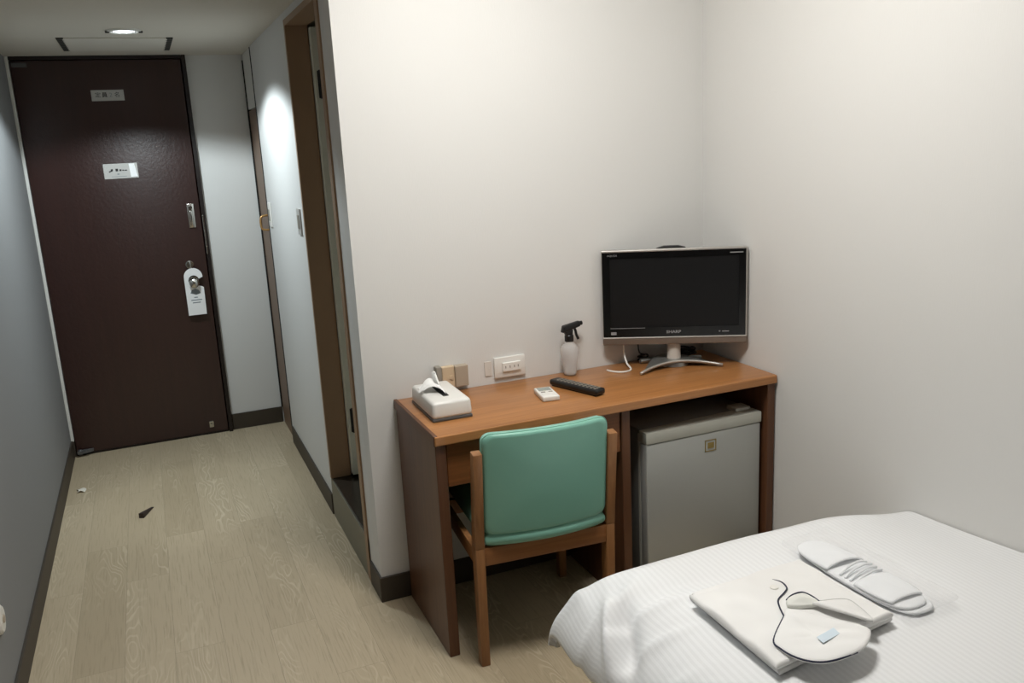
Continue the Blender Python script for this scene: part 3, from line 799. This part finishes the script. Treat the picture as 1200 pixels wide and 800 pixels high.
def sm(t): t = max(0, min(1, t)); return t*t*(3-2*t)
SX, SY = .215, -.885               # outermost left hem and foot hem
def duvet_pt(u, v):
    # arc parameters: left side
    a = u*1.20                      # 0 hem .. right wall
    rx, rz = .215, .170
    La = .33
    if a < La:
        th = PI/2*(a/La); X = SX+rx*(1-math.cos(PI/2*0) if 0 else 1-math.cos(th))*1.0; hX = rz*(1-math.sin(th))
        X = SX+rx*(1-math.cos(th))
    else:
        X = SX+rx+(a-La); hX = 0
    X = min(X, W-.006+0)
    bq = v*2.15; Lb = .27; ry, rzb = .13, .170
    if bq < Lb:
        th = PI/2*(bq/Lb); Y = SY-ry*(1-math.cos(th)); hY = rzb*(1-math.sin(th))
    else:
        Y = SY-ry-(bq-Lb); hY = 0
    drop = (hX**3.6+hY**3.6)**(1/3.6)
    z = BZ-drop
    top = 1-min(1, drop/.12)
    # foot end sinks towards the wall, plump middle
    z += -.045*sm((X-.95)/.40)*sm((Y+1.75)/.9)*(1 if Y < -.6 else 1)
    z += .010*math.sin(PI*min(1, max(0, (X-.25)/.95)))*top
    # soft wrinkles
    z += .010*noise.noise(Vector((X*4.0, Y*3.0, 1.3)))*(.35+.65*(1-top))
    side = sm((.46-X)/.2)
    X += .014*side*noise.noise(Vector((Y*8, z*5, 7.7)))
    # fold near the corner
    def ridge(px, py, dx, dy, ln, wd, h):
        ux, uy = dx/math.hypot(dx, dy), dy/math.hypot(dx, dy)
        s = (X-px)*ux+(Y-py)*uy; q = -(X-px)*uy+(Y-py)*ux
        return h*math.exp(-(q/wd)**2)*math.exp(-((s-ln/2)/(ln*.55))**2)
    r1 = ridge(.285, -1.065, -.5, -1, .17, .013, .030) - ridge(.305, -1.10, -.5, -1, .16, .020, .030)
    r3 = ridge(.40, -1.02, -1, -.55, .2, .014, .008) + ridge(.47, -1.16, -1, .12, .24, .016, .007) - ridge(.44, -1.13, -1, .10, .22, .014, .006) + ridge(.36, -1.25, -1, .35, .2, .014, .008) + ridge(.30, -1.36, -.9, .3, .16, .015, .008)
    r2 = r3 + ridge(.33, -1.05, -.9, -.15, .16, .018, .014) - ridge(.33, -1.09, 1, -.12, .2, .02, .007)
    z += r1+r2; X -= .6*r1*side
    z += ridge(.26, -.99, .2, 1, .15, .02, .010)
    X = min(X, W-.006)
    return (X, Y, z)
b = bm_new(); grid(b, duvet_pt, 150, 190, lambda u, v: (u*1.20+v*.10, v*2.15))
dv = obj('duvet', b, DUVET, bd, True)
bmm = bmesh.new(); bmm.from_mesh(dv.data); bmesh.ops.recalc_face_normals(bmm, faces=bmm.faces[:])
if sum(f.normal.z for f in bmm.faces) < 0: bmesh.ops.reverse_faces(bmm, faces=bmm.faces[:])
bmm.to_mesh(dv.data); bmm.free()
sm_ = dv.modifiers.new('thickness', 'SOLIDIFY'); sm_.thickness = .03; sm_.offset = -1
def duvet_z(x, y): return BZ + .010*math.sin(PI*min(1, max(0, (x-.25)/.95))) -.045*sm((x-.95)/.40)*sm((y+1.75)/.9)+.0035*noise.noise(Vector((x*4.0, y*3.0, 1.3)))

# ------------------------------------------------------------------ folded pajama
pj = thing('pajama_shirt', 'folded white pajama shirt with navy piping lying on the bed', 'pajama', (0, 0, 0))
zj = BZ+.002
b = bm_new(); soft_slab(b, [(.418, -1.487), (.738, -1.452), (.734, -1.172), (.430, -1.172)], zj, .016, .010, 26, .002, seed=1)
soft_slab(b, [(.425, -1.478), (.735, -1.446), (.735, -1.178), (.432, -1.178)], zj+.010, .010, .006, 20, .002, seed=5)
obj('lower_fold', b, PAJAMA, pj, True)
b = bm_new(); soft_slab(b, [(.408, -1.490), (.728, -1.462), (.722, -1.192), (.412, -1.200)], zj+.017, .015, .008, 44, .006, seed=3, top=lambda u, v: .004*math.sin(5*u+1)*math.sin(4*v))
obj('upper_fold', b, PAJAMA, pj, True)
zt_ = zj+.033
def flap(outline, zs, m, name, puff=.006, wr=1):
    """thin cloth piece with its own outline; zs gives a height per outline point"""
    P = smooth_path([(*p, z) for p, z in zip(outline+outline[:1], zs+zs[:1])], 5)[:-1]
    t = bmesh.new(); n = len(P); c = sum(P, Vector())/n
    rings = []
    for f, dz in ((1, 0), (.985, .0022), (.92, .004), (.84, .004+puff*.25), (.7, .004+puff*.6), (.57, .004+puff*.85), (.45, .004+puff), (.3, .004+puff), (.15, .004+puff)):
        rings.append([t.verts.new(c+(p-c)*f+Vector((0, 0, dz+wr*.006*(1-f)*2*noise.noise(Vector((((c+(p-c)*f).x*.5+(c+(p-c)*f).y)*28, ((c+(p-c)*f).x-(c+(p-c)*f).y*.5)*9, 2.0)))))) for p in P])
    low = [t.verts.new(Vector((p.x, p.y, p.z-.003))) for p in P]
    allr = [low]+rings
    for A, B in zip(allr, allr[1:]):
        for k in range(n): t.faces.new((A[k], A[(k+1) % n], B[(k+1) % n], B[k]))
    t.faces.new(rings[-1]); t.faces.new(low)
    bmesh.ops.recalc_face_normals(t, faces=t.faces[:])
    return obj(name, t, m, pj, True)
lap = [(.526, -1.370), (.452, -1.428), (.443, -1.462), (.448, -1.500), (.468, -1.530), (.500, -1.544), (.560, -1.545), (.610, -1.518), (.630, -1.488), (.604, -1.442), (.560, -1.370), (.545, -1.352)]
flap(lap, [zt_+.002, zt_+.003, zt_+.004, zt_+.006, zt_+.008, zt_+.010, zt_+.014, zt_+.013, zt_+.008, zt_+.005, zt_+.004, zt_+.004], PAJAMA, 'collar_flap', .003, 1.6)
col2 = [(.600, -1.370), (.622, -1.366), (.676, -1.385), (.676, -1.425), (.668, -1.462), (.648, -1.480), (.622, -1.434)]
flap(col2, [zt_+.010, zt_+.004, zt_+.002, zt_+.002, zt_+.004, zt_+.013, zt_+.016], PAJAMA, 'collar_flap', .003, 1.2)
stand_ = [(.556, -1.345), (.575, -1.322), (.615, -1.322), (.622, -1.345), (.618, -1.372), (.580, -1.362)]
o = flap(stand_, [zt_+.003]*6, mat('inner_cotton', (226, 226, 220), .9), 'neck_opening', .001)
def pipe(pts, m, r=.0015):
    b = bm_new(); tube(b, pts, r, 6, 6); return obj('piping', b, m, pj, True)
pipe([(.594, -1.232, zt_), (.613, -1.256, zt_), (.608, -1.282, zt_), (.588, -1.297, zt_+.001), (.560, -1.312, zt_+.001), (.542, -1.338, zt_+.002), (.527, -1.369, zt_+.003)], NAVY, .0018)
pipe([(.526, -1.370, zt_+.003), (.452, -1.428, zt_+.004), (.443, -1.462, zt_+.005), (.448, -1.500, zt_+.007), (.468, -1.530, zt_+.009), (.500, -1.544, zt_+.011), (.55, -1.546, zt_+.012)], NAVY, .0018)
pipe([(.568, -1.328, zt_+.006), (.590, -1.320, zt_+.007), (.615, -1.322, zt_+.007), (.622, -1.345, zt_+.007), (.620, -1.372, zt_+.007)], NAVY, .0018)
pipe([(.622, -1.367, zt_+.008), (.675, -1.386, zt_+.006), (.676, -1.425, zt_+.006), (.668, -1.460, zt_+.006)], mat('grey_seam', (206, 206, 202), .8), .0008)
b = bm_new(); lathe(b, [(.009, 0), (.010, .001), (.009, .003), (.006, .0025), (.001, .0025)], 0, 0, 20)
obj('button', b, BUTTON, pj, True, (.585, -1.268, zt_-.001))
b = bm_new(); hexa(b, [(.512, -1.497, zt_+.0012+.01500), (.560, -1.490, zt_+.0012+.01600), (.563, -1.470, zt_+.0012+.01750), (.515, -1.477, zt_+.0012+.01600), (.512, -1.497, zt_+.0012+.01580), (.560, -1.490, zt_+.0012+.01680), (.563, -1.470, zt_+.0012+.01830), (.515, -1.477, zt_+.0012+.01680)])
o = obj('cloth_label', b, LABELB, pj); o['label'] = 'pale blue cloth label'

# ------------------------------------------------------------------ slippers in clear film
sp = thing('slipper_pack', 'white disposable slippers folded in a clear bag beside the pajama shirt', 'slippers', (.812, -1.285, BZ+.001), R(1.5))
def foot_outline(L, wv, n=40):
    P = []
    for k in range(n):
        a = 2*PI*k/n; c, s_ = math.cos(a), math.sin(a)
        P.append((wv*math.copysign(abs(c)**.6, c)*(1-.10*math.cos(a*0)*s_), L*math.copysign(abs(s_)**.8, s_)))
    return P
def slab_from(outline, z0, th, puff, shift=(0, 0), cut=None):
    t = bmesh.new(); n = len(outline); rings = []
    for f, dz in ((.97, 0), (1, th*.3), (1, th*.7), (.97, th), (.85, th+puff*.5), (.6, th+puff*.9), (.3, th+puff)):
        rings.append([t.verts.new((x*f+shift[0], y*f+shift[1], z0+dz)) for x, y in outline])
    for A, B in zip(rings, rings[1:]):
        for k in range(n): t.faces.new((A[k], A[(k+1) % n], B[(k+1) % n], B[k]))
    t.faces.new(rings[0]); t.faces.new(rings[-1]); bmesh.ops.recalc_face_normals(t, faces=t.faces[:]); return t
out = foot_outline(.168, .056)
b = slab_from(out, .004, .006, .002, (.005, -.007)); obj('sole', b, SLIP, sp, True)
b = slab_from(out, .0115, .006, .003, (-.002, .006)); obj('sole', b, SLIP, sp, True)
# uppers: the toe half lifted over the sole with a straight open end
def upper(y0, y1, hx0, h, flip=False):
    t = bmesh.new()
    def f(u, v):
        y = y0+(y1-y0)*v
        k = abs(y)/.166; wv = .056*math.sqrt(max(.0, 1-max(0, (k-.1)/.9)**5))*hx0
        x = (2*u-1)*wv
        return (x-.002, y+.006, .019+h*math.sin(PI*u)**.7*(1-.45*v))
    grid(t, f, 20, 18); bmesh.ops.recalc_face_normals(t, faces=t.faces[:]); return t
for y0, y1 in ((.035, .158), (-.045, -.140)):
    o = obj('upper', upper(y0, y1, .98, .012), SLIP, sp, True); m_ = o.modifiers.new('thickness', 'SOLIDIFY'); m_.thickness = .003; m_.offset = 1
b = bm_new()
for k in range(4):
    y = .020-k*.015
    tube(b, [(-.050, y-.012, .021), (-.02, y-.004, .029-.001*k), (.02, y+.004, .030-.001*k), (.050, y+.008, .022)], .0030, 8)
obj('elastic_gather', b, SLIP, sp, True)
b = bm_new(); soft_slab(b, [(-.060, -.192), (.090, -.184), (.098, .205), (-.055, .192)], .001, .042, .05, 60, .010, seed=9)
obj('clear_bag', b, CLEARF, sp, True)

# let the folded things follow the duvet they lie on
bpy.context.view_layer.update()
for root in (pj, sp):
    for o in root.children:
        base = Matrix.LocRotScale(root.location, root.rotation_euler, None)
        mw = base @ Matrix.Translation(o.location)
        if o.name.startswith('button') and root is pj:
            o.location.z += duvet_z(o.location.x, o.location.y)-BZ; continue
        for v in o.data.vertices:
            p = mw @ v.co; v.co.z += duvet_z(p.x, p.y)-BZ
# ------------------------------------------------------------------ on the floor
b = bm_new(); hexa(b, [(-.768, 1.182, 0), (-.748, 1.172, 0), (-.706, 1.278, 0), (-.718, 1.284, 0), (-.768, 1.184, .022), (-.748, 1.174, .022), (-.707, 1.276, .004), (-.717, 1.280, .004)], .002)
tag(obj('door_wedge', b, WEDGE, None, 'auto'), 'dark brown door wedge lying on the hall floor', 'door wedge')
t = bmesh.new()
grid(t, lambda u, v: (-1.036+.034*u+.006*math.sin(4*v), 1.640+.05*v, .001+.010*abs(math.sin(3.2*u+2.1*v))*(1-v*.5)), 10, 10)
o = tag(obj('paper_scrap', t, PAPER, None, True), 'tiny crumpled white scrap on the hall floor near the grey wall', 'paper scrap')
o.modifiers.new('thickness', 'SOLIDIFY').thickness = .001

# ------------------------------------------------------------------ lights
def lamp(name, kind, loc, energy, color, **kw):
    l = bpy.data.lights.new(name, kind); l.energy = energy; l.color = color
    for k, v in kw.items(): setattr(l, k, v)
    o = bpy.data.objects.new(name, l); C.objects.link(o); o.location = loc; return o
lamp('downlight_beam', 'SPOT', (-.55, 1.30, HC-.012), 72, (.86, .965, 1.0), spot_size=R(142), spot_blend=.22, shadow_soft_size=.045)

w_ = bpy.data.worlds.new('World'); bpy.context.scene.world = w_; w_.use_nodes = True
w_.node_tree.nodes['Background'].inputs['Color'].default_value = (.01, .01, .01, 1)

# ------------------------------------------------------------------ camera
cd = bpy.data.cameras.new('Camera'); cam = bpy.data.objects.new('Camera', cd); C.objects.link(cam)
r_ = Vector((.91880685, -.39155383, -.04979521)); u_ = Vector((.13361786, .1898442, .97267952)); f_ = Vector((.37140306, .90035814, -.22674874))
M = Matrix((( r_.x, u_.x, -f_.x, -.569), (r_.y, u_.y, -f_.y, -2.6377), (r_.z, u_.z, -f_.z, 1.4998), (0, 0, 0, 1)))
cam.matrix_world = M
cd.sensor_width = 36; cd.lens = 1009.65/1200*36; cd.clip_start = .02
sc = bpy.context.scene; sc.camera = cam
vs = sc.view_settings; vs.view_transform = 'Standard'; vs.look = 'None'; vs.gamma = 1; vs.exposure = 0.0; vs.use_curve_mapping = False
